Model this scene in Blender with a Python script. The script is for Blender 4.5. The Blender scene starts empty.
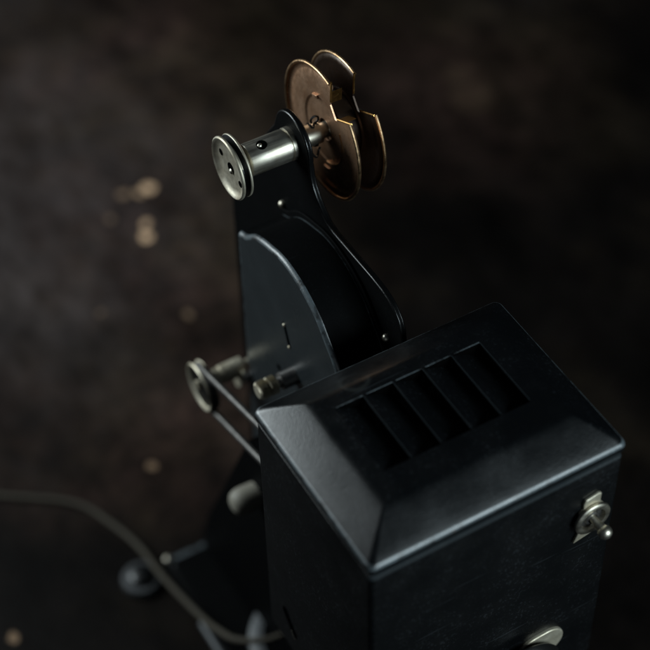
import bpy, bmesh, math, random
from mathutils import Vector, Matrix

random.seed(7)
S = 0.1                      # one modelling unit = the lamp house's width = 10 cm
C = bpy.context.scene.collection
PI = math.pi

# ------------------------------------------------------------------ camera
def cam_axes(pitch, roll, yaw):
    fwd = Vector((math.sin(yaw) * math.cos(pitch), math.cos(yaw) * math.cos(pitch), -math.sin(pitch)))
    right = Vector((math.cos(yaw), -math.sin(yaw), 0)); up = right.cross(fwd)
    r2 = math.cos(roll) * right + math.sin(roll) * up
    u2 = -math.sin(roll) * right + math.cos(roll) * up
    return r2, u2, fwd
CAM = Vector((-1.58934456, -2.63608154, 4.45002964))
r2, u2, fwd = cam_axes(0.82312067, -0.02775124, 0.5040712)
cd = bpy.data.cameras.new('camera'); cam = bpy.data.objects.new('camera', cd); C.objects.link(cam)
m3 = Matrix((r2, u2, -fwd)).transposed()
cam.matrix_world = Matrix.Translation(CAM * S) @ m3.to_4x4()
cd.sensor_width = 36.0
cd.lens = 1716.05 / 650 * 36.0
cd.clip_start = 0.01; cd.clip_end = 50
cd.dof.use_dof = True
cd.dof.focus_distance = 6.1 * S
cd.dof.aperture_fstop = 6.4
cd.dof.aperture_blades = 0
bpy.context.scene.camera = cam

# ------------------------------------------------------------------ world and lamps
w = bpy.data.worlds.new('World'); bpy.context.scene.world = w; w.use_nodes = True
bg = w.node_tree.nodes['Background']
bg.inputs[0].default_value = (0.55, 0.68, 1.0, 1); bg.inputs[1].default_value = 0.009

def area(name, pos, target, sx, sy, watts, col):
    l = bpy.data.lights.new(name, 'AREA'); l.shape = 'RECTANGLE'
    l.size = sx; l.size_y = sy; l.energy = watts; l.color = col
    o = bpy.data.objects.new(name, l); C.objects.link(o)
    o.location = Vector(pos) * S
    o.rotation_euler = (Vector(target) * S - Vector(pos) * S).to_track_quat('-Z', 'Y').to_euler()
    return o
area('window_light', (-3.5, 6.2, 2.0), (0.2, 1.4, -.3), 0.36, 0.36, 4.8, (0.86, 0.97, 1.0))
area('room_light', (3.9, -9.0, 3.9), (0.5, 0.6, 0), 0.5, 0.4, 11.5, (0.78, 0.94, 1.0))

sc = bpy.context.scene
sc.view_settings.view_transform = 'Standard'; sc.view_settings.look = 'None'
sc.view_settings.exposure = 0; sc.view_settings.gamma = 1

# ------------------------------------------------------------------ materials
def nodes(name):
    m = bpy.data.materials.new(name); m.use_nodes = True
    nt = m.node_tree; b = nt.nodes['Principled BSDF']
    return m, nt, b
def N(nt, t, **kw):
    n = nt.nodes.new(t)
    for k, v in kw.items(): setattr(n, k, v)
    return n
def L(nt, a, b): nt.links.new(a, b)
def noise(nt, co, scale, detail=4, rough=.55):
    n = N(nt, 'ShaderNodeTexNoise'); n.inputs['Scale'].default_value = scale
    n.inputs['Detail'].default_value = detail; n.inputs['Roughness'].default_value = rough
    L(nt, co, n.inputs['Vector']); return n.outputs['Fac']
def ramp(nt, fac, stops):
    r = N(nt, 'ShaderNodeValToRGB'); e = r.color_ramp.elements
    while len(e) < len(stops): e.new(.5)
    for k, (p, c) in enumerate(stops):
        e[k].position = p; e[k].color = (c if len(c) == 4 else (*c, 1))
    L(nt, fac, r.inputs[0]); return r.outputs[0]
def rgb(v): return (v, v, v, 1)

def paint(name, base, rough, flecks=True, spec=.5, scale=1.0, worn=False, ring=None):
    """black stove enamel: a fine orange peel, cloudy gloss, scattered pale dusty specks and scuffs"""
    m, nt, b = nodes(name)
    co = N(nt, 'ShaderNodeTexCoord').outputs['Object']
    n1 = noise(nt, co, 60 * scale, 5)
    n2 = noise(nt, co, 900 * scale, 3)
    n3 = noise(nt, co, 2600 * scale, 2)
    mix = N(nt, 'ShaderNodeMix', data_type='RGBA')
    mix.inputs['A'].default_value = (*base, 1)
    mix.inputs['B'].default_value = (min(1, base[0] * 3 + .015), min(1, base[1] * 3 + .017), min(1, base[2] * 3 + .019), 1)
    f = ramp(nt, n2, [(.57, rgb(0)), (.69, rgb(1 if flecks else .15))])
    f2 = ramp(nt, n1, [(.35, rgb(0)), (.7, rgb(.7))])
    mu = N(nt, 'ShaderNodeMath', operation='MULTIPLY'); L(nt, f, mu.inputs[0]); L(nt, f2, mu.inputs[1])
    # fine handling scratches in two directions
    mm = mu.outputs[0]
    for rz, sc0 in ((.5, 30), (-.9, 24)):
        mp = N(nt, 'ShaderNodeMapping'); mp.inputs['Rotation'].default_value = (rz * .7, rz, rz); mp.inputs['Scale'].default_value = (1, 26, 26); L(nt, co, mp.inputs[0])
        ns = noise(nt, mp.outputs[0], sc0, 2, .5)
        ms = N(nt, 'ShaderNodeMath', operation='MAXIMUM'); L(nt, mm, ms.inputs[0])
        L(nt, ramp(nt, ns, [(.72, rgb(0)), (.76, rgb(.6 if flecks else .15))]), ms.inputs[1]); mm = ms.outputs[0]
    L(nt, mm, mix.inputs['Factor'])
    colr = mix.outputs['Result']
    if worn:                                   # rubbed edges: chips back to black, a little rust
        pa = noise(nt, co, 190, 5, .7)
        cm = N(nt, 'ShaderNodeMix', data_type='RGBA'); L(nt, ramp(nt, pa, [(.40, rgb(.85)), (.50, rgb(0))]), cm.inputs['Factor'])
        L(nt, colr, cm.inputs['A']); cm.inputs['B'].default_value = (.003, .003, .003, 1)
        ru = N(nt, 'ShaderNodeMix', data_type='RGBA'); L(nt, ramp(nt, noise(nt, co, 45, 4), [(.62, rgb(0)), (.70, rgb(.9))]), ru.inputs['Factor'])
        L(nt, cm.outputs['Result'], ru.inputs['A']); ru.inputs['B'].default_value = (.12, .05, .02, 1); colr = ru.outputs['Result']
    if ring:                                   # a rubbed, curved smear left on the paint
        cx, cy, rr0, wd = ring
        wn = N(nt, 'ShaderNodeVectorMath', operation='MULTIPLY'); L(nt, co, wn.inputs[0]); wn.inputs[1].default_value = (1, 1, 0)
        ds = N(nt, 'ShaderNodeVectorMath', operation='DISTANCE'); L(nt, wn.outputs[0], ds.inputs[0]); ds.inputs[1].default_value = (cx * S, cy * S, 0)
        su = N(nt, 'ShaderNodeMath', operation='SUBTRACT'); L(nt, ds.outputs['Value'], su.inputs[0]); su.inputs[1].default_value = rr0 * S
        ab = N(nt, 'ShaderNodeMath', operation='ABSOLUTE'); L(nt, su.outputs[0], ab.inputs[0])
        mr = N(nt, 'ShaderNodeMapRange', interpolation_type='SMOOTHSTEP'); L(nt, ab.outputs[0], mr.inputs[0])
        mr.inputs[1].default_value = 0; mr.inputs[2].default_value = wd * S; mr.inputs[3].default_value = .28; mr.inputs[4].default_value = 0
        mk = N(nt, 'ShaderNodeMath', operation='MULTIPLY'); L(nt, mr.outputs[0], mk.inputs[0])
        L(nt, ramp(nt, noise(nt, co, 55, 3), [(.42, rgb(0)), (.60, rgb(1))]), mk.inputs[1])
        sm = N(nt, 'ShaderNodeMix', data_type='RGBA'); L(nt, mk.outputs[0], sm.inputs['Factor']); L(nt, colr, sm.inputs['A'])
        sm.inputs['B'].default_value = (.05, .055, .052, 1); colr = sm.outputs['Result']
    L(nt, colr, b.inputs['Base Color'])
    r = N(nt, 'ShaderNodeMapRange'); L(nt, n1, r.inputs[0])
    r.inputs[1].default_value = .3; r.inputs[2].default_value = .7
    r.inputs[3].default_value = rough - .06; r.inputs[4].default_value = rough + .1
    L(nt, r.outputs[0], b.inputs['Roughness'])
    b.inputs['Specular IOR Level'].default_value = spec
    ad = N(nt, 'ShaderNodeMath', operation='ADD'); L(nt, n2, ad.inputs[0]); L(nt, n3, ad.inputs[1])
    bp = N(nt, 'ShaderNodeBump'); bp.inputs['Strength'].default_value = .35; bp.inputs['Distance'].default_value = .00012
    L(nt, ad.outputs[0], bp.inputs['Height']); L(nt, bp.outputs[0], b.inputs['Normal'])
    return m
def metal(name, base, rough, wear=(.6, .6, .6), stretch=(1, 1, 1), amt=.5, metallic=1.0, scale=1.0):
    m, nt, b = nodes(name)
    tc = N(nt, 'ShaderNodeTexCoord').outputs['Object']
    mp = N(nt, 'ShaderNodeMapping'); mp.inputs['Scale'].default_value = stretch; L(nt, tc, mp.inputs[0])
    n1 = noise(nt, mp.outputs[0], 500 * scale, 4); n2 = noise(nt, tc, 130 * scale, 5, .65)
    mix = N(nt, 'ShaderNodeMix', data_type='RGBA')
    mix.inputs['A'].default_value = (*base, 1); mix.inputs['B'].default_value = (base[0] * wear[0], base[1] * wear[1], base[2] * wear[2], 1)
    L(nt, ramp(nt, n2, [(.38, rgb(0)), (.72, rgb(1))]), mix.inputs['Factor'])
    L(nt, mix.outputs['Result'], b.inputs['Base Color'])
    b.inputs['Metallic'].default_value = metallic
    r = N(nt, 'ShaderNodeMapRange'); L(nt, n1, r.inputs[0])
    r.inputs[1].default_value = .3; r.inputs[2].default_value = .7
    r.inputs[3].default_value = rough - .07; r.inputs[4].default_value = rough + .1
    L(nt, r.outputs[0], b.inputs['Roughness'])
    bp = N(nt, 'ShaderNodeBump'); bp.inputs['Strength'].default_value = amt; bp.inputs['Distance'].default_value = .00008
    L(nt, n1, bp.inputs['Height']); L(nt, bp.outputs[0], b.inputs['Normal'])
    return m

M = {}
M['enamel'] = paint('black_enamel', (.0024, .0030, .0035), .31, ring=(.325, .645, .05, .014))
M['side'] = paint('smooth_black_enamel', (.0018, .0022, .0026), .30)
M['crinkle'] = paint('crinkle_black', (.0020, .0022, .0024), .6, flecks=False, spec=.04, scale=.8)
M['worn'] = paint('rubbed_enamel_edge', (.065, .080, .088), .38, spec=1.0, worn=True)
M['satin'] = paint('satin_black_paint', (.018, .0225, .025), .32, flecks=False)
M['gloss'] = paint('gloss_black_paint', (.0012, .0013, .0014), .30, flecks=False)
M['dark'] = paint('recess_black', (.0015, .0015, .0015), .8, flecks=False, spec=.0)  # flat black painting in the shade of holes and louver openings
M['nickel'] = metal('aged_nickel', (.66, .62, .53), .38, (.6, .57, .5), (.06, 1, 1))
M['nickel_dull'] = metal('dull_nickel', (.62, .575, .46), .5, (.7, .66, .6), metallic=.75)
M['brass'] = metal('worn_brass', (.74, .50, .29), .32, (.7, .6, .5))
M['lacquer'] = metal('brown_lacquered_steel', (.60, .365, .23), .31, (.62, .54, .46), metallic=.75)
M['lacquer_shaded'] = metal('shaded_lacquered_steel', (.045, .026, .016), .36, (.6, .6, .6), metallic=.6)  # lacquer darkened to paint in the shade behind the front flange
M['amber'] = metal('bright_gilt_steel', (.50, .29, .10), .36, (.7, .6, .5))
M['nickel_disc'] = metal('dull_nickel_disc', (.48, .445, .36), .5, (.7, .66, .6), metallic=.75)
M['belt'] = metal('dark_spring_belt', (.11, .105, .10), .5, (.6, .6, .6), scale=2)
M['rim'] = paint('grey_highlight', (.075, .08, .085), .42, flecks=False)  # pale grey painting in edge highlights on the drum and base
M['steel'] = metal('oiled_spring_steel', (.30, .29, .28), .42, (.6, .6, .6))
M['bone'] = paint('aged_bone_white', (.23, .215, .175), .55, flecks=False)
M['foot'] = paint('grey_rubber_foot', (.035, .037, .04), .5, flecks=False)
M['bakelite'] = paint('black_bakelite', (.006, .006, .006), .35, flecks=False)

def cord_mat():
    m, nt, b = nodes('braided_brown_cloth')
    co = N(nt, 'ShaderNodeTexCoord').outputs['Object']
    wv = N(nt, 'ShaderNodeTexWave'); wv.inputs['Scale'].default_value = 500; wv.inputs['Distortion'].default_value = 3
    L(nt, co, wv.inputs['Vector'])
    L(nt, ramp(nt, wv.outputs['Fac'], [(.2, (.024, .020, .013)), (.8, (.058, .048, .032))]), b.inputs['Base Color'])
    b.inputs['Roughness'].default_value = .8
    return m
M['cord'] = cord_mat()

def table_mat():
    """old dark-stained tabletop, polish worn cloudy, lit side painted paler, with bare tan chips"""
    m, nt, b = nodes('old_dark_wood')
    co = N(nt, 'ShaderNodeTexCoord').outputs['Object']
    mp = N(nt, 'ShaderNodeMapping'); mp.inputs['Scale'].default_value = (1, .5, 1)
    mp.inputs['Rotation'].default_value = (0, 0, math.radians(62)); L(nt, co, mp.inputs[0])
    grain = noise(nt, mp.outputs[0], 26, 6, .6)
    blot = noise(nt, co, 9, 5, .6)
    fine = noise(nt, co, 70, 4, .65)
    colr = ramp(nt, blot, [(.30, (.0022, .0018, .0016)), (.50, (.0052, .0040, .0035)), (.62, (.0105, .0078, .0056)), (.78, (.020, .0140, .0095))])
    # broad brown and dusty patches, also painting in the window light's falloff
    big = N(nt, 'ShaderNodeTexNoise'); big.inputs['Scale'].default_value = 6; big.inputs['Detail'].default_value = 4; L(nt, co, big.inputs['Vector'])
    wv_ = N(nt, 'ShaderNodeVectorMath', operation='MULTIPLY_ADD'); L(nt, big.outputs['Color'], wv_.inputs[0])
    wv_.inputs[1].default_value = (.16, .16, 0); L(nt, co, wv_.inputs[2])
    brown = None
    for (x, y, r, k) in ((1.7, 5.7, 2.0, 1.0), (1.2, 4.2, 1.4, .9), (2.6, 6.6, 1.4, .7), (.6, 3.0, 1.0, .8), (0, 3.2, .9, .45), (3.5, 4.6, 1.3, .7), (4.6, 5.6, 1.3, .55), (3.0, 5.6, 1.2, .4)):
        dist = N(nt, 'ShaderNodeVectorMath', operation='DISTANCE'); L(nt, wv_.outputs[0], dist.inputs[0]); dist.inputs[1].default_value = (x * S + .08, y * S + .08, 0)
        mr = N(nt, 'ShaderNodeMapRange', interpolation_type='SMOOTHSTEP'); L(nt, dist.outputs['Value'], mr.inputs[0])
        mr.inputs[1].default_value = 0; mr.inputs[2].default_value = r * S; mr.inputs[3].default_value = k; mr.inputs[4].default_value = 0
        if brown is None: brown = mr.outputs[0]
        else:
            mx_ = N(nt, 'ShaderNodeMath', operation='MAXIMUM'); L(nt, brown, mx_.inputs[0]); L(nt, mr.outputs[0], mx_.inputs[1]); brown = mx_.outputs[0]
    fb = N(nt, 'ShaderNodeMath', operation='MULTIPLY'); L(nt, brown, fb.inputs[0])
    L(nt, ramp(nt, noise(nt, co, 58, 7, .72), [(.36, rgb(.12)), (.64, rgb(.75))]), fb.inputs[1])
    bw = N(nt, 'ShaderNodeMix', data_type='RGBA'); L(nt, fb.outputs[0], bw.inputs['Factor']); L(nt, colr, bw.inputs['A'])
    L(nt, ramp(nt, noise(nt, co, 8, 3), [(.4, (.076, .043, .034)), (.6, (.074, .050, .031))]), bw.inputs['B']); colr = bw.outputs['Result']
    dust_light = None
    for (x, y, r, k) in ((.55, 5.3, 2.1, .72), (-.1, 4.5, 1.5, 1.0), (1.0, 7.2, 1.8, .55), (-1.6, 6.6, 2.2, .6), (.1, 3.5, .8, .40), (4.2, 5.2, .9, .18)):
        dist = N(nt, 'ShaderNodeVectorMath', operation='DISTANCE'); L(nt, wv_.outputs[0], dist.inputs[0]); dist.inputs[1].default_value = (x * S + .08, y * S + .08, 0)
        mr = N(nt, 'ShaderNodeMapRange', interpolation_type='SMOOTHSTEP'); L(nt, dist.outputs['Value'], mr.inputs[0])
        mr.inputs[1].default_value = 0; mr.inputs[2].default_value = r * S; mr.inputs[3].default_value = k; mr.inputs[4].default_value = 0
        if dust_light is None: dust_light = mr.outputs[0]
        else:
            mx_ = N(nt, 'ShaderNodeMath', operation='MAXIMUM'); L(nt, dust_light, mx_.inputs[0]); L(nt, mr.outputs[0], mx_.inputs[1]); dust_light = mx_.outputs[0]
    fd = N(nt, 'ShaderNodeMath', operation='MULTIPLY'); L(nt, dust_light, fd.inputs[0])
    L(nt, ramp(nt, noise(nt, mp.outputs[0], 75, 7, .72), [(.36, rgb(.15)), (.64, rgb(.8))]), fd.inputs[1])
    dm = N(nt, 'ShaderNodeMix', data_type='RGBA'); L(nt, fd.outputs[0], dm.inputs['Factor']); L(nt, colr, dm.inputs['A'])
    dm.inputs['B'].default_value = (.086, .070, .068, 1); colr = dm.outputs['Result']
    gr = ramp(nt, grain, [(.32, rgb(.45)), (.68, rgb(1.4))])
    mul = N(nt, 'ShaderNodeMix', data_type='RGBA', blend_type='MULTIPLY'); mul.inputs['Factor'].default_value = 1
    L(nt, colr, mul.inputs['A']); L(nt, gr, mul.inputs['B'])
    last = mul.outputs['Result']
    # bare chips at their places on the board
    sep = N(nt, 'ShaderNodeSeparateXYZ'); L(nt, co, sep.inputs[0])
    warp = N(nt, 'ShaderNodeTexNoise'); warp.inputs['Scale'].default_value = 60; L(nt, co, warp.inputs['Vector'])
    sc_ = N(nt, 'ShaderNodeVectorMath', operation='MULTIPLY_ADD')
    L(nt, warp.outputs['Color'], sc_.inputs[0]); sc_.inputs[1].default_value = (.012, .012, 0); sc_.inputs[2].default_value = (-.006, -.006, 0)
    addv = N(nt, 'ShaderNodeVectorMath', operation='ADD'); L(nt, co, addv.inputs[0]); L(nt, sc_.outputs[0], addv.inputs[1])
    chips = [(1.24, 4.68, .042, 1), (1.17, 4.66, .028, .6), (1.05, 4.31, .045, 1), (1.10, 4.40, .034, .8), (1.08, 4.70, .035, .3), (.92, 4.55, .03, .2), (.98, 3.60, .03, .2),
             (.31, 2.75, .028, .3), (-.75, 2.12, .035, .25), (3.40, 4.38, .15, .035), (3.46, 4.62, .10, .03), (.55, 3.9, .02, .15)]
    for (x, y, r, k) in chips:
        dist = N(nt, 'ShaderNodeVectorMath', operation='DISTANCE')
        L(nt, addv.outputs[0], dist.inputs[0]); dist.inputs[1].default_value = (x * S, y * S, 0)
        mr = N(nt, 'ShaderNodeMapRange'); L(nt, dist.outputs['Value'], mr.inputs[0])
        mr.inputs[1].default_value = r * S * .75; mr.inputs[2].default_value = r * S * 1.1
        mr.inputs[3].default_value = k; mr.inputs[4].default_value = 0
        mx = N(nt, 'ShaderNodeMix', data_type='RGBA'); L(nt, mr.outputs[0], mx.inputs['Factor'])
        L(nt, last, mx.inputs['A']); mx.inputs['B'].default_value = (.72, .47, .29, 1); last = mx.outputs['Result']
    L(nt, last, b.inputs['Base Color'])
    rr = N(nt, 'ShaderNodeMapRange'); L(nt, fine, rr.inputs[0])
    rr.inputs[1].default_value = .3; rr.inputs[2].default_value = .7; rr.inputs[3].default_value = .45; rr.inputs[4].default_value = .65
    b.inputs['Specular IOR Level'].default_value = .06
    L(nt, rr.outputs[0], b.inputs['Roughness'])
    bp = N(nt, 'ShaderNodeBump'); bp.inputs['Strength'].default_value = .6; bp.inputs['Distance'].default_value = .0006
    L(nt, fine, bp.inputs['Height']); L(nt, bp.outputs[0], b.inputs['Normal'])
    return m
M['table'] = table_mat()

# ------------------------------------------------------------------ mesh helpers (all in units of S)
def link(name, bm, mats, parent=None, bevel=0, seg=2, sharp=35):
    for v in bm.verts: v.co *= S
    bmesh.ops.recalc_face_normals(bm, faces=bm.faces)
    me = bpy.data.meshes.new(name); bm.to_mesh(me); bm.free()
    for k in (mats if isinstance(mats, (list, tuple)) else [mats]): me.materials.append(M[k])
    for p in me.polygons: p.use_smooth = True
    me.set_sharp_from_angle(angle=math.radians(sharp))
    o = bpy.data.objects.new(name, me); C.objects.link(o)
    if parent:
        o.parent = parent
        if parent is PRJ: o.matrix_parent_inverse = PRJ_INV
    if bevel:
        b = o.modifiers.new('bevel', 'BEVEL'); b.width = bevel * S; b.segments = seg
        b.limit_method = 'ANGLE'; b.angle_limit = math.radians(40); b.harden_normals = True
    return o
def loft(bm, rings, cap0=True, cap1=True, close=True):
    vs = [[bm.verts.new(p) for p in r] for r in rings]
    n = len(vs[0]); out = []
    for a, b in zip(vs, vs[1:]):
        for k in range(n if close else n - 1):
            out.append(bm.faces.new((a[k], a[(k + 1) % n], b[(k + 1) % n], b[k])))
    if cap0: out.append(bm.faces.new(vs[0][::-1]))
    if cap1: out.append(bm.faces.new(vs[-1]))
    return out
def axis_pt(axis, c, r, t, h):
    a, b = r * math.cos(t), r * math.sin(t)
    if axis == 'X': return (h, c[0] + a, c[1] + b)
    if axis == 'Y': return (c[0] + a, h, c[1] + b)
    return (c[0] + a, c[1] + b, h)
def lathe(bm, prof, c, axis='X', n=64, cap0=True, cap1=True):
    """prof: (radius, position along the axis)"""
    return loft(bm, [[axis_pt(axis, c, max(r, 1e-4), 2 * PI * k / n, h) for k in range(n)] for r, h in prof], cap0, cap1)
def tube(bm, pts, r, n=10, closed=False):
    P = [Vector(p) for p in pts]; rings = []; prev = None
    for i, p in enumerate(P):
        if closed: t = P[(i + 1) % len(P)] - P[i - 1]
        else: t = P[min(i + 1, len(P) - 1)] - P[max(i - 1, 0)]
        t.normalize()
        if prev is None:
            prev = t.orthogonal().normalized()
        prev = (prev - t * prev.dot(t)).normalized(); bi = t.cross(prev)
        rings.append([p + r * (math.cos(2 * PI * k / n) * prev + math.sin(2 * PI * k / n) * bi) for k in range(n)])
    if closed: rings.append(rings[0]); f = loft(bm, rings, False, False); bmesh.ops.remove_doubles(bm, verts=bm.verts, dist=1e-6); return f
    return loft(bm, rings)
def spline(pts, n=10):
    P = [Vector(p) for p in pts]; P = [2 * P[0] - P[1]] + P + [2 * P[-1] - P[-2]]; out = []
    for i in range(1, len(P) - 2):
        a, b, c, d = P[i - 1:i + 3]
        for k in range(n):
            t = k / n
            out.append(.5 * ((2 * b) + (c - a) * t + (2 * a - 5 * b + 4 * c - d) * t * t + (3 * b - a - 3 * c + d) * t ** 3))
    out.append(P[-2]); return out
def slab(bm, yz, x0, x1):
    """outline in the Y-Z plane given thickness along X"""
    return loft(bm, [[(x0, y, z) for y, z in yz], [(x1, y, z) for y, z in yz]])
def rrect(x0, x1, y0, y1, r, z, n=6):
    out = []
    for cx, cy, a0 in ((x1 - r, y1 - r, 0), (x0 + r, y1 - r, PI / 2), (x0 + r, y0 + r, PI), (x1 - r, y0 + r, 1.5 * PI)):
        for k in range(n + 1):
            a = a0 + PI / 2 * k / n; out.append((cx + r * math.cos(a), cy + r * math.sin(a), z))
    return out
def box(bm, x0, x1, y0, y1, z0, z1):
    return loft(bm, [[(x0, y0, z), (x1, y0, z), (x1, y1, z), (x0, y1, z)] for z in (z0, z1)])
def arc(cy, cz, r, a0, a1, n):
    return [(cy + r * math.cos(math.radians(a0 + (a1 - a0) * k / n)), cz + r * math.sin(math.radians(a0 + (a1 - a0) * k / n))) for k in range(n + 1)]
def empty(name, loc, label, cat, group=None):
    o = bpy.data.objects.new(name, None); C.objects.link(o); o.empty_display_size = .02
    o.location = Vector(loc) * S; o['label'] = label; o['category'] = cat
    if group: o['group'] = group
    return o

# ------------------------------------------------------------------ the table
TZ = -2.66
bm = bmesh.new(); box(bm, -22, 26, -16, 30, -.4, 0)
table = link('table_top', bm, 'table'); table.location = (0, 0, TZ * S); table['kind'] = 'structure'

# ------------------------------------------------------------------ the projector
D = 0.77088
PRJ = empty('film_projector', (.5, .4, TZ), 'small black antique film projector with louvred lamp house and nickel pulleys', 'film projector')
PRJ_INV = Matrix.Translation(-PRJ.location)

# lamp house body: a sheet-metal box, open at the top under its lid
bm = bmesh.new(); i_ = .005
zb = -1.27
R_ = [rrect(i_ + .012, 1 - i_ - .012, i_ + .012, D - i_ - .012, .012, zb),
      rrect(i_, 1 - i_, i_, D - i_, .020, zb + .012),
      rrect(i_, 1 - i_, i_, D - i_, .020, -.078),
      rrect(i_ + .003, 1 - i_ - .003, i_ + .004, D - i_ - .004, .018, -.069),
      rrect(i_ + .010, 1 - i_ - .010, i_ + .012, D - i_ - .012, .014, -.065),
      rrect(i_ + .024, 1 - i_ - .024, i_ + .024, D - i_ - .024, .010, -.065),
      rrect(i_ + .026, 1 - i_ - .026, i_ + .026, D - i_ - .026, .010, -.075),
      rrect(i_ + .026, 1 - i_ - .026, i_ + .026, D - i_ - .026, .010, -.6)]
loft(bm, R_)
for f in bm.faces:
    z = f.calc_center_median().z
    if -.0785 < z < -.066 and f.calc_center_median().y < .02: f.material_index = 1  # front top edge in paler paint, standing for its highlight
BODY = link('lamp_house', bm, ['side', 'satin'], PRJ)

# lid: rolled skirt, four sloping sides, flat top with five pressed louvers
EX, EY, H = .135, .14, .085
bm = bmesh.new()
def lring(t, z, r): return rrect(EX * t, 1 - EX * t, EY * t, D - EY * t, r, z)
rings = [rrect(.004, .996, .004, D - .004, .02, -.038), rrect(0, 1, 0, D, .024, -.036), rrect(0, 1, 0, D, .024, -.017)]
for k in range(1, 8):
    a = k / 8 * math.radians(60)
    ins = .022 * (1 - math.cos(a)); rings.append(rrect(ins, 1 - ins, ins, D - ins, .026, -.017 + .021 * math.sin(a)))
for t, z in ((.15, .0092), (.3, .0236), (.5, .0415), (.7, .0590), (.85, .0715), (.94, .0785), (1.0, .0822), (1.07, .0843)):
    rings.append(lring(t, z, .024 * (1 - t / 1.3)))
xs = [EX * 1.16]; ys = [EY * 1.16, .256, .562, D - EY * 1.16]
LV = [(.205 + k * .1165, .205 + k * .1165 + .106) for k in range(5)]
for a, b in LV: xs += [a, b]
xs.append(1 - EX * 1.16)
loft(bm, rings, False, False)
for f in bm.faces:
    if -.020 < f.calc_center_median().z < .0040: f.material_index = 1
# the flat: a grid with five openings, its border stitched to the last ring
last = rings[-1]
top = H
grid = {}
for i, x in enumerate(xs):
    for j, y in enumerate(ys): grid[i, j] = bm.verts.new((x, y, top))
for i in range(len(xs) - 1):
    for j in range(3):
        if j == 1 and i % 2 == 1: continue
        bm.faces.new((grid[i, j], grid[i + 1, j], grid[i + 1, j + 1], grid[i, j + 1]))
bm.verts.ensure_lookup_table()
lastv = []
for p in last:
    lastv.append(min((v for v in bm.verts if len(v.link_faces)), key=lambda v: (v.co - Vector(p)).length))
n = len(lastv); nx, ny = len(xs) - 1, 3
border = [grid[nx, 3]] + [grid[i, 3] for i in range(nx - 1, -1, -1)] + [grid[0, j] for j in (2, 1, 0)] + \
         [grid[i, 0] for i in range(1, nx + 1)] + [grid[nx, j] for j in (1, 2)]
# stitch by walking both loops together (angle about the centre)
cx, cy = .5, D / 2
def ang(v):
    x, y = (v.co.x - cx) / (.5 - EX), (v.co.y - cy) / (D / 2 - EY)
    if abs(x) >= abs(y): u = (1 + y / abs(x)) if x > 0 else (5 - y / abs(x))
    else: u = (3 - x / abs(y)) if y > 0 else (7 + x / abs(y))
    return u % 8
def loop_from(vs):
    vs = list(dict.fromkeys(vs)); k = min(range(len(vs)), key=lambda q: ang(vs[q])); return vs[k:] + vs[:k]
A_, B_ = loop_from(lastv), loop_from(border)
i = j = 0; na, nb = len(A_), len(B_)
aa = [ang(v) for v in A_] + [ang(A_[0]) + 8]; ab = [ang(v) for v in B_] + [ang(B_[0]) + 8]
while i < na or j < nb:
    if j >= nb or (i < na and aa[i + 1] <= ab[j + 1]):
        bm.faces.new((A_[i % na], A_[(i + 1) % na], B_[j % nb])); i += 1
    else:
        bm.faces.new((A_[i % na], B_[(j + 1) % nb], B_[j % nb])); j += 1
bmesh.ops.remove_doubles(bm, verts=bm.verts, dist=1e-5)
LID = link('lid', bm, ['enamel', 'worn', 'dark'], BODY, sharp=28)
so = LID.modifiers.new('sheet', 'SOLIDIFY'); so.thickness = .009 * S; so.offset = -1; so.use_rim = False
# each louver: a slat pressed down from its left edge, sloping out towards its near end, cut square at its far end
for k, (a, b) in enumerate(LV):
    bm = bmesh.new(); sl = []
    dep = .062 * random.uniform(.93, 1.07)
    for q in range(11):
        t = q / 10; sl.append((a - .002 + (b - a + .006) * t, t))
    ysl = [.2575, .30, .35, .42, .50, .5605]
    g = []
    for y in ysl:
        g.append([bm.verts.new((x, y, top - .0015 - dep * max(0, (t - .05) / .95) ** 1.15)) for (x, t) in sl])
    for r0, r1 in zip(g, g[1:]):
        for q in range(10): bm.faces.new((r0[q], r0[q + 1], r1[q + 1], r1[q]))
    # pale strips painting in highlights on the cut edges: far end, long side
    for (x0, x1, y0, y1) in ((a + .004, b + .001, .5618, .5670), (b + .0005, b + .0032, .262, .5620)):
        bm.faces.new([bm.verts.new((x, y, top + .0008)) for x, y in ((x0, y0), (x1, y0), (x1, y1), (x0, y1))]).material_index = 1 if y0 < .4 else 2
    o = link('louver', bm, ['enamel', 'satin', 'worn'], BODY)
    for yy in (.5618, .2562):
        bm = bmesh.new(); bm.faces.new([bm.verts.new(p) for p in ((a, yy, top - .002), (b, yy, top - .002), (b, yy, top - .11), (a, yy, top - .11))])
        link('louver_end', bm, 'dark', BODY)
# dark tin liner below the louvers
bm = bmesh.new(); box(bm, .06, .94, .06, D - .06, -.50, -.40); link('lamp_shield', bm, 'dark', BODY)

# toggle switch on the back of the lamp house
TX, TZ_ = .878, -.318
SW = empty('toggle_switch', (TX, 0, TZ_), '', ''); del SW['label']; del SW['category']; SW.parent = PRJ; SW.matrix_parent_inverse = PRJ_INV
yb = i_
bm = bmesh.new()
pl = [(-.062, -.118), (-.040, -.112), (.030, -.098), (.034, -.060), (.050, -.045), (.050, .045), (.034, .066), (.034, .112), (.020, .118), (-.030, .106), (-.038, .090), (-.036, .062), (-.050, .045), (-.050, -.045), (-.046, -.070)]
loft(bm, [[(x, yb - .001 - y_, z) for x, z in pl] for y_ in (0, .012)])
PLATE = link('lock_plate', bm, 'nickel_dull', SW, bevel=.004)
bm = bmesh.new()
lathe(bm, [(.040, yb - .012), (.068, yb - .013), (.0725, yb - .018), (.072, yb - .026), (.067, yb - .030), (.058, yb - .031), (.050, yb - .029), (.047, yb - .020), (.047, yb - .006)], (0, 0), 'Y', 48, False, True)
link('ring_nut', bm, 'nickel', SW)
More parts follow.
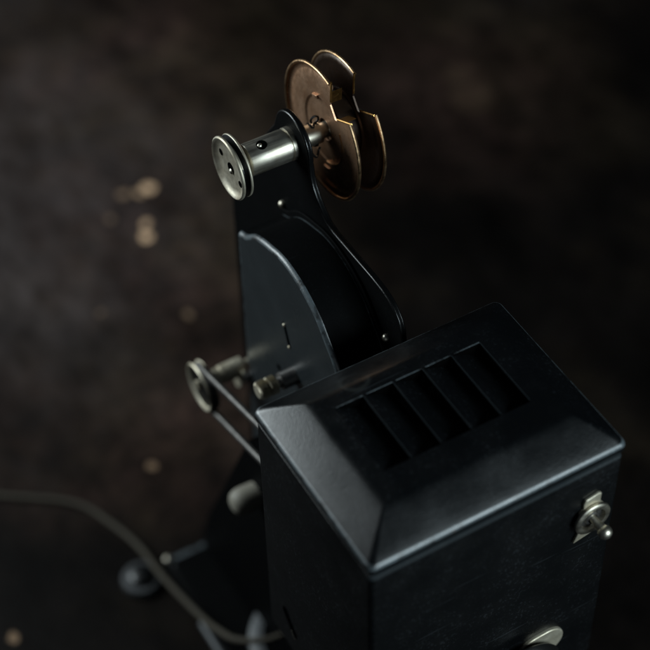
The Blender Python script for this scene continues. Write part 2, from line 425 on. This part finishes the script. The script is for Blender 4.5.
bm = bmesh.new(); lathe(bm, [(.046, yb - .008), (.046, yb - .014), (.030, yb - .016), (.026, yb - .024), (.019, yb - .024), (.017, yb - .014)], (0, .0), 'Y', 40); link('bushing', bm, 'steel', SW)
bm = bmesh.new()
tip = Vector((.018, -.086, -.030)); base = Vector((0, yb - .012, .004))
ax = (tip - base).normalized(); e1 = ax.orthogonal().normalized(); e2 = ax.cross(e1); Ln = (tip - base).length
prof = [(.014, -.01), (.014, .25), (.0155, .45), (.018, .60)] 
for q in range(9):
    a = -50 + 140 * q / 8; prof.append((.026 * math.cos(math.radians(a)), .82 + .026 / Ln * math.sin(math.radians(a))))
loft(bm, [[base + ax * Ln * h + max(r, 2e-4) * (math.cos(2 * PI * k / 24) * e1 + math.sin(2 * PI * k / 24) * e2) for k in range(24)] for r, h in prof])
link('lever', bm, 'nickel', SW)

# round black bakelite socket with a nickel bezel lower on the same face
SK = bpy.data.objects.new('power_socket', None); C.objects.link(SK); SK.parent = PRJ; SK.matrix_parent_inverse = PRJ_INV; SK.location = (.735 * S, 0, -1.10 * S)
bm = bmesh.new()
stad = arc(.025, .085, .073, -90, 90, 18) + arc(-.03, .082, .073, 90, 270, 18)
loft(bm, [[(x, yb - q, z) for x, z in stad] for q in (-.004, .014)])
link('bezel', bm, 'nickel_dull', SK, bevel=.006, seg=3)
bm = bmesh.new()
lathe(bm, [(.125, yb - .012), (.125, yb - .030), (.160, yb - .034), (.166, yb - .042), (.160, yb - .060), (.135, yb - .085), (.08, yb - .10), (.02, yb - .102)], (-.100, .006), 'Y', 64)
link('socket_body', bm, 'bakelite', SK)

# small keyhole slot in the side of the lamp house, with a bright edge
bm = bmesh.new()
sl = [(.592 + dy, -1.08 + dz) for dy, dz in ((.048, .052), (.030, .055), (-.040, -.030), (-.044, -.055), (-.028, -.058), (.050, .030))]
slab(bm, sl, i_ - .003, i_ + .02); SLT = link('slot', bm, 'dark', PRJ)
bm = bmesh.new(); tube(bm, [(i_ - .003, .575, -1.108), (i_ - .004, .560, -1.124), (i_ - .003, .548, -1.135)], .0045, 8); link('slot_edge', bm, 'nickel', SLT)

# upright plate
XP, XT = .62, .645
AY, AZ = 1.5845, .300
out = [(.81, -2.53), (.81, -.07), (.818, -.015), (.838, .025), (.868, .055), (.905, .075), (.95, .086), (1.02, .09), (1.20, .088), (1.29, .088),
       (1.335, .097), (1.375, .124), (1.41, .155), (1.436, .19), (1.452, .235), (1.460, .29)]
out += arc(AY, AZ, .126, 168, 22, 18)
out += [(1.722, .290), (1.765, .232), (1.815, .163), (1.92, .035), (2.03, -.13), (2.10, -.26), (2.135, -.36), (2.142, -.45), (2.142, -2.53)]
bm = bmesh.new(); slab(bm, out, XP, XT)
UP = link('upright_plate', bm, ['crinkle', 'gloss'], PRJ, bevel=.007, seg=3); UP.modifiers['bevel'].material = 1

# curved mechanism housing in front of the plate
XH = .41
hc = [(.885, -1.6), (.885, -.33), (.900, -.23), (.93, -.165), (.985, -.105), (1.035, -.05), (1.09, -.010), (1.155, .022), (1.22, .040), (1.28, .047),
      (1.34, .042), (1.40, .026), (1.46, .008), (1.52, -.018), (1.565, -.052), (1.60, -.083), (1.632, -.100), (1.657, -.110), (1.667, -.126), (1.667, -1.6)]
hc = [hc[0]] + [tuple(v)[:2] for v in spline([(y, z, 0) for y, z in hc[1:-1]], 4)] + [hc[-1]]
bm = bmesh.new(); slab(bm, hc, XH, XP - .001)
for f in bm.faces:
    if f.calc_center_median().x > XH + .01: f.material_index = 2  # top and sides darker, painting in their shade
HOU = link('mechanism_housing', bm, ['satin', 'worn', 'crinkle'], PRJ, bevel=.022, seg=5); HOU.modifiers['bevel'].material = 1
bm = bmesh.new()                                                  # narrow flange where the housing meets the plate
fl = [(y + (.018 if y > 1.28 else -.018) * min(1, abs(y - 1.28) / .2), z + .016) for y, z in hc if z > -1.0]
slab(bm, fl, XP - .012, XP - .0005)
link('housing_flange', bm, 'crinkle', HOU, bevel=.004)
bm = bmesh.new(); slab(bm, [(1.318, -.298), (1.300, -.303), (1.262, -.397), (1.280, -.402)], XH - .002, XH + .01); link('focus_slot', bm, 'dark', HOU)
for (y, z) in ((1.305, -.306), (1.271, -.398)):
    bm = bmesh.new(); lathe(bm, [(.007, XH + .002), (.007, XH - .004), (.004, XH - .007)], (y, z), 'X', 20); link('slot_rivet', bm, 'nickel_dull', HOU)
bm = bmesh.new(); lathe(bm, [(.014, XH + .01), (.014, XH - .002)], (1.373, -.613), 'X', 24); link('oil_hole', bm, 'dark', HOU)
# film guide tab at the far edge of the housing
bm = bmesh.new(); slab(bm, [(1.63, -.93), (1.66, -.90), (1.735, -1.00), (1.755, -1.045), (1.735, -1.075), (1.70, -1.05)], XH - .03, XH - .012)
link('film_guide', bm, 'nickel_dull', HOU, bevel=.006)
bm = bmesh.new(); lathe(bm, [(.018, XH + .01), (.018, XH - .03)], (1.645, -.93), 'X', 20); link('guide_stud', bm, 'steel', HOU)
# round-headed screws on the plate
for (y, z) in ((1.678, -.082), (.912, -.126)):
    bm = bmesh.new(); lathe(bm, [(.016, XP + .004), (.016, XP - .006), (.013, XP - .012), (.007, XP - .016), (.002, XP - .017)], (y, z), 'X', 28)
    link('screw', bm, 'nickel', UP)

# stand below: a sheet bracket flaring towards the base
st = [(1.25, -.98), (1.37, -1.00), (1.44, -1.06), (1.50, -1.19), (1.57, -1.34), (1.64, -1.49), (1.74, -1.71), (1.86, -1.96), (1.96, -2.17), (2.01, -2.32), (2.045, -2.44), (2.06, -2.53), (.85, -2.53), (.85, -.98)]
bm = bmesh.new(); slab(bm, st, .275, .61)
link('stand', bm, 'crinkle', PRJ, bevel=.01)

# base plate, foot, drum
bm = bmesh.new()
loft(bm, [rrect(.075, 1.10, -.25, 2.07, .02, -2.62), rrect(.065, 1.11, -.26, 2.08, .03, -2.60), rrect(.065, 1.11, -.26, 2.08, .03, -2.553),
          rrect(.070, 1.105, -.255, 2.075, .028, -2.540), rrect(.082, 1.093, -.243, 2.063, .024, -2.532), rrect(.10, 1.075, -.225, 2.045, .03, -2.530)])
for f in bm.faces:
    c0 = f.calc_center_median()
    if -2.553 < c0.z < -2.5305 and c0.y > 2.03: f.material_index = 1  # far edge paler, painting in the window light it catches
BASE = link('base_plate', bm, ['crinkle', 'worn', 'side'], PRJ)
for k, (x, y) in enumerate(((-.055, 2.10), (1.20, 2.02), (1.20, -.2), (-.04, -.2))):
    bm = bmesh.new()
    lathe(bm, [(.095, TZ), (.102, TZ + .010), (.102, TZ + .030), (.094, TZ + .042), (.072, TZ + .046), (.068, TZ + .046), (.01, TZ + .046)], (x, y), 'Z', 40)
    FT = link('foot', bm, 'foot', BASE)
    bm = bmesh.new(); lathe(bm, [(.064, TZ + .040), (.064, TZ + .056), (.058, TZ + .066), (.040, TZ + .074), (.01, TZ + .077)], (x, y), 'Z', 36); link('cap', bm, 'side', FT)
    bm = bmesh.new(); lathe(bm, [(.022, -2.536), (.022, -2.522), (.016, -2.512), (.004, -2.508)], ((.082, 2.062), (1.09, 2.06), (1.09, -.24), (.082, -.24))[k], 'Z', 24); link('screw', bm, 'nickel', BASE)
bm = bmesh.new()
lathe(bm, [(.31, -2.535), (.31, -2.43), (.305, -2.408), (.288, -2.395), (.24, -2.392), (.22, -2.40), (.02, -2.40)], (.45, 1.25), 'Z', 72)
for f in bm.faces:
    if -2.425 < f.calc_center_median().z and (f.calc_center_median().xy - Vector((.45, 1.25))).length > .245: f.material_index = 1  # top ring paler to paint in its highlight
link('motor_drum', bm, ['crinkle', 'rim'], PRJ)
bm = bmesh.new()
loft(bm, [[(.060 + x, y, -2.545 + z) for x, z in [(.016 * math.cos(2 * PI * k / 14), .018 * math.sin(2 * PI * k / 14)) for k in range(14)]] for y in (.9, 1.3, 1.62, 1.66)])
link('edge_highlight', bm, 'rim', BASE)  # added bar imitating a reflection along the base's left edge
bm = bmesh.new(); loft(bm, [rrect(.28, .72, .12, .66, .06, z) for z in (-2.535, -1.265)]); link('lamp_house_column', bm, 'gloss', PRJ)

# reel arm: bearing tube, grooved take-up pulley, spindle
bm = bmesh.new()
lathe(bm, [(.030, .40), (.030, .428), (.060, .430), (.0625, .434), (.0625, .586), (.0625, .592), (.058, .594), (.058, .600), (.064, .602), (.064, XP)], (AY, AZ), 'X', 72)
BR = link('bearing_tube', bm, 'nickel', PRJ)
# oil hole near the top of the tube: dark countersink with a bright ball
def on_tube(x, deg, r): return Vector((x, AY + r * math.cos(math.radians(deg)), AZ + r * math.sin(math.radians(deg))))
oh = on_tube(.490, 104, .0615); nn = (oh - Vector((.468, AY, AZ))).normalized()
e1 = Vector((1, 0, 0)); e2 = nn.cross(e1)
def disc_on(name, prof, mat, parent, o=oh):
    bm = bmesh.new(); loft(bm, [[o + nn * h + max(r, 2e-4) * (math.cos(2 * PI * k / 28) * e1 + math.sin(2 * PI * k / 28) * e2) for k in range(28)] for r, h in prof])
    return link(name, bm, mat, parent)
disc_on('oil_hole', [(.021, -.01), (.021, .0012), (.0195, .0020)], 'dark', BR)
disc_on('oil_ball', [(.009, -.006), (.0085, .003), (.006, .006), (.002, .0075)], 'nickel', BR, oh + Vector((-.009, 0, 0)))
# pulley
XF = .355
bm = bmesh.new()
lathe(bm, [(.002, XF + .013), (.085, XF + .012), (.098, XF + .010), (.108, XF + .003), (.113, XF - .001), (.118, XF - .003), (.1225, XF), (.124, XF + .004), (.1225, XF + .009),
           (.117, XF + .010), (.100, XF + .0125), (.094, XF + .018), (.094, XF + .024), (.102, XF + .030), (.114, XF + .032), (.1195, XF + .033), (.122, XF + .037), (.1205, XF + .042), (.114, XF + .045),
           (.060, XF + .052), (.045, XF + .058), (.040, XF + .075), (.030, XF + .078)], (AY, AZ - .004), 'X', 96)
for f in bm.faces:
    c0 = f.calc_center_median()
    if XF + .0112 < c0.x < XF + .0325 and math.hypot(c0.y - AY, c0.z - AZ) > .092: f.material_index = 1  # groove blackened to paint in the shade inside it
PU = link('take_up_pulley', bm, ['nickel_disc', 'bakelite'], PRJ, sharp=50)
bm = bmesh.new(); lathe(bm, [(.023, XF + .014), (.023, XF + .0108), (.021, XF + .0100)], (AY - .002, AZ - .006), 'X', 28); a_ = link('shaft_hole', bm, 'dark', PU)
bm = bmesh.new(); lathe(bm, [(.011, XF + .012), (.011, XF + .008), (.007, XF + .004), (.002, XF + .003)], (AY - .010, AZ - .014), 'X', 24); link('shaft_end', bm, 'nickel', PU)
for dy, dz in ((.071, .022), (-.073, -.025)):
    bm = bmesh.new(); lathe(bm, [(.0135, XF + .014), (.0135, XF + .0108), (.012, XF + .0104)], (AY + dy, AZ - .004 + dz), 'X', 20); link('spanner_hole', bm, 'dark', PU)
# spindle towards the reel with its wire clip
bm = bmesh.new()
lathe(bm, [(.050, XT - .002), (.050, XT + .006), (.042, XT + .008), (.042, .735), (.030, .737), (.030, .905), (.026, .918), (.012, .924)], (AY, AZ), 'X', 56)
SP = link('spindle', bm, 'nickel', PRJ)
bm = bmesh.new()
cl = [(.706, AY + .044 * math.cos(t), AZ + .044 * math.sin(t)) for t in [math.radians(200 + 14 * k) for k in range(20)]]
cl = [(x + .004 * math.sin(k), y, z) for k, (x, y, z) in enumerate(cl)]
cl += [(.722 + .016 * math.cos(t), AY + .006, AZ + .060 + .016 * math.sin(t)) for t in [math.radians(-100 + 40 * q) for q in range(9)]]
tube(bm, spline(cl, 3), .0042, 8); link('wire_clip', bm, 'bakelite', SP)
bm = bmesh.new()
tube(bm, spline([(.668, AY - .044, AZ - .012), (.676, AY - .062, AZ - .040), (.694, AY - .055, AZ - .062), (.712, AY - .035, AZ - .058), (.722, AY - .030, AZ - .044)], 5), .0042, 8)
link('wire_clip', bm, 'bakelite', SP)

# drive pulley, belt, rollers
PY, PZ, XB = 1.70, -.935, .20
bm = bmesh.new()
lathe(bm, [(.03, XB + .004), (.088, XB + .006), (.097, XB - .003), (.106, XB - .006), (.110, XB), (.102, XB + .010), (.097, XB + .018), (.102, XB + .026), (.110, XB + .036), (.107, XB + .040), (.03, XB + .042)], (PY, PZ), 'X', 64)
DP = link('drive_pulley', bm, 'nickel_dull', PRJ)
bm = bmesh.new(); lathe(bm, [(.092, XB + .0075), (.092, XB + .0035), (.02, XB + .0025)], (PY, PZ), 'X', 48); link('pulley_web', bm, 'gloss', DP)
bm = bmesh.new()
lathe(bm, [(.020, XB - .01), (.022, XB + .04), (.032, XB + .044), (.036, XB + .05), (.036, .300), (.040, .304), (.041, .31), (.041, .405), (.02, .408), (.02, XP)], (PY + .012, PZ + .005), 'X', 40)
link('drive_shaft', bm, 'nickel_dull', PRJ)
MY, MZ = .98, -.705
dirv = Vector((MY - PY, MZ - PZ)).normalized(); nrm = Vector((-dirv.y, dirv.x)); a0 = math.degrees(math.atan2(nrm.y, nrm.x))
rb = .104
loopp = arc(PY, PZ, rb, a0, a0 - 180, 20) if nrm.dot(Vector((0, 1))) < 0 else arc(PY, PZ, rb, a0, a0 + 180, 20)
end = arc(MY, MZ, rb, a0 + 180, a0 + 360, 20) if nrm.dot(Vector((0, 1))) >= 0 else arc(MY, MZ, rb, a0 - 180, a0 - 360, 20)
strand = lambda p, q: [(p[0] + (q[0] - p[0]) * k / 12, p[1] + (q[1] - p[1]) * k / 12) for k in range(1, 12)]
path = loopp + strand(loopp[-1], end[0]) + end + strand(end[-1], loopp[0])
bm = bmesh.new(); tube(bm, [(XB + .018, y, z) for y, z in path], .015, 10, True)
link('drive_belt', bm, 'belt', PRJ)
bm = bmesh.new()
lathe(bm, [(.02, XB - .005), (.105, XB - .004), (.110, XB), (.096, XB + .018), (.110, XB + .036), (.06, XB + .042), (.03, XB + .05), (.03, .285)], (MY, MZ), 'X', 48)
link('motor_pulley', bm, 'nickel_dull', PRJ)
# knurled knob on a dark stub shaft
KY, KZ = 1.243, -.535
def knurl(name, prof, c, mat, n=72, amp=.0025, lo=0, hi=0):
    bm = bmesh.new(); rs = []
    for r, h in prof:
        kn = lo <= h <= hi
        rs.append([axis_pt('X', c, max(r + (amp * (1 if k % 2 else -1) if kn else 0), 2e-4), 2 * PI * k / n, h) for k in range(n)])
    loft(bm, rs); return link(name, bm, mat, PRJ)
knurl('knob', [(.004, .245), (.028, .246), (.034, .252), (.036, .262), (.036, .285), (.030, .289), (.030, .293), (.036, .297), (.036, .325), (.030, .330), (.020, .331)], (KY, KZ), 'nickel_dull', lo=.25, hi=.326)
bm = bmesh.new(); lathe(bm, [(.020, .325), (.022, .345), (.036, .348), (.036, XH + .01)], (KY, KZ), 'X', 36); link('knob_shaft', bm, 'steel', PRJ)
# film roller low on the stand
bm = bmesh.new(); lathe(bm, [(.006, .150), (.030, .153), (.046, .163), (.056, .180), (.060, .20), (.060, .22), (.058, .272), (.03, .274), (.03, .285)], (1.375, -1.345), 'X', 40)
link('film_roller', bm, 'bone', PRJ)

# ------------------------------------------------------------------ the reel on its spindle
RL = empty('film_reel', (.80, AY, AZ), 'small empty brown metal film reel with wedge notches and gilt rims on the upper spindle', 'film reel')
def local(bm):
    for v in bm.verts: v.co -= Vector((.80, AY, AZ))
def flange(x, side, parent, mat='lacquer'):
    """thin pressed disc with a rolled rim, a raised boss and one wedge cut out towards the lamp house side"""
    R0 = .272
    a_top, a_bot = math.degrees(math.atan2(.27, -.065)), math.degrees(math.atan2(.176, -.205))      # 103.5 and 139.4 degrees
    ang = [a_bot + (360 - (a_bot - a_top)) * k / 120 for k in range(121)]
    bm = bmesh.new()
    # radial stations: the wedge narrows to a round throat near the boss
    prof = [(.045, -.007), (.129, -.007), (.133, -.006), (.137, -.0015), (.140, 0), (.165, 0), (.20, 0), (.234, 0), (.240, -.003), (.246, -.004), (.256, -.002), (.263, .003), (.268, .008)]
    def lim(r):
        # angular limits of the sheet at radius r: inside .155 it is a full disc
        t = max(0, min(1, (r - .15) / .03))
        return t
    def pt(r, a, h): return (x + side * h, AY + r * math.cos(math.radians(a)), AZ + r * math.sin(math.radians(a)))
    nA = 120; rings = []
    for r, h in prof:
        row = []
        # wedge edges: points P_in (-.060,.180) to P_out (-.065,.270) ; Q_in (-.105,.125) to Q_out (-.205,.176)
        if r > .165:
            t = (r - .165) / (.272 - .165)
            aT = math.degrees(math.atan2(.172 + .098 * t, -.058 - .007 * t)); aB = math.degrees(math.atan2(.125 + .051 * t, -.108 - .097 * t))
        else:
            aT = aB = None
        for k in range(nA + 1):
            if aT is None:
                lo, hi = math.degrees(math.atan2(.125, -.108)), 360 + math.degrees(math.atan2(.172, -.058))
                if r <= .142: hi2 = lo + 360; 
                else: hi2 = hi
                a = lo + (hi2 - lo) * k / nA
            else: a = aB + (360 - (aB - aT)) * k / nA
            row.append(bm.verts.new(pt(r, a, h)))
        rings.append((row, r))
    for (ra, r_a), (rb_, r_b) in zip(rings, rings[1:]):
        for k in range(nA): bm.faces.new((ra[k], ra[k + 1], rb_[k + 1], rb_[k]))
    bmesh.ops.remove_doubles(bm, verts=bm.verts, dist=1e-5)
    # give the sheet its thickness
    geom = bmesh.ops.solidify(bm, geom=bm.faces[:], thickness=.006)
    bmesh.ops.recalc_face_normals(bm, faces=bm.faces)
    local(bm)
    fl = link('flange', bm, mat, parent)
    # gilt rolled rim, worn to bright metal
    bm = bmesh.new()
    pts = [pt(.270, a_bot + (360 - (a_bot - a_top)) * k / 140, .006) for k in range(141)]
    tube(bm, pts, .0065, 8); local(bm)
    link('rim', bm, 'brass', fl)
    bm = bmesh.new()
    for (p0, p1) in (((-.065, .270), (-.060, .176)), ((-.106, .127), (-.205, .176))):
        tube(bm, [(x, AY + p0[0] + (p1[0] - p0[0]) * k / 8, AZ + p0[1] + (p1[1] - p0[1]) * k / 8) for k in range(9)], .0042, 6)
    local(bm); link('notch_edge', bm, 'amber', fl)
    return fl
F1 = flange(.755, -1, RL)
F2 = flange(.850, 1, RL, 'lacquer_shaded')
# the wedge's edges are folded inwards between the flanges
for (p0, p1) in (((-.063, .225), (-.060, .170)), ((-.106, .127), (-.165, .155))):
    bm = bmesh.new()
    bm.faces.new([bm.verts.new((x, AY + p[0], AZ + p[1])) for x, p in ((.757, p0), (.757, p1), (.800, p1), (.800, p0))])
    bmesh.ops.solidify(bm, geom=bm.faces[:], thickness=.003)
    local(bm); link('folded_edge', bm, 'amber', F1)
# bright arc where the boss is pressed, and two raised tongues on the near flange
bm = bmesh.new(); tube(bm, [(.7545, AY + .138 * math.cos(t), AZ + .136 * math.sin(t)) for t in [math.radians(150 + 110 * k / 30) for k in range(31)]], .0035, 6); local(bm)
link('boss_ring', bm, 'brass', F1)
for (dy, dz) in ((.050, .128), (-.028, -.163)):
    ctr = Vector((.7515, AY + dy, AZ + dz)); rad = Vector((0, dy, dz)).normalized(); tan = Vector((0, -rad.z, rad.y))
    bm = bmesh.new()
    rr = [[ctr + Vector((h, 0, 0)) + tan * (a * .020 * s_) + rad * (b * .007 * s_) for a, b in ((-1, -1), (1, -1), (1, 1), (-1, 1))] for h, s_ in ((.004, 1.1), (-.002, 1), (-.005, .75))]
    loft(bm, rr); local(bm); link('tongue', bm, 'lacquer', F1, bevel=.001)
bm = bmesh.new()
lathe(bm, [(.046, .772), (.128, .776), (.128, .842), (.05, .847), (.05, .858), (.034, .860)], (AY, AZ), 'X', 64)
local(bm); HB = link('hub', bm, 'lacquer_shaded', RL)
bm = bmesh.new()
c_ = Vector((.80, AY - .082, AZ + .070)); 
box(bm, .775, .83, AY - .088, AY - .062, AZ + .066, AZ + .094); local(bm); link('film_slot', bm, 'dark', HB, bevel=.004)

# ------------------------------------------------------------------ the cord
bm = bmesh.new()
rc = .015
cp = [(-2.6, 4.45, TZ + rc), (-1.7, 3.86, TZ + rc), (-1.0, 3.36, TZ + rc), (-.46, 2.95, TZ + rc), (-.15, 2.71, TZ + rc), (-.045, 2.50, TZ + rc + .005), (.010, 2.255, -2.60), (.012, 1.97, -2.51),
      (.045, 1.62, -2.42), (.065, 1.44, -2.33), (.10, 1.34, -2.29), (.20, 1.25, -2.25), (.34, 1.22, -2.25), (.42, 1.21, -2.33), (.44, 1.21, -2.41)]
tube(bm, spline(cp, 10), rc, 12)
CD = link('power_cord', bm, 'cord'); CD['label'] = 'thin brown cloth covered cord running from the left over the table to the projector'; CD['category'] = 'cord'
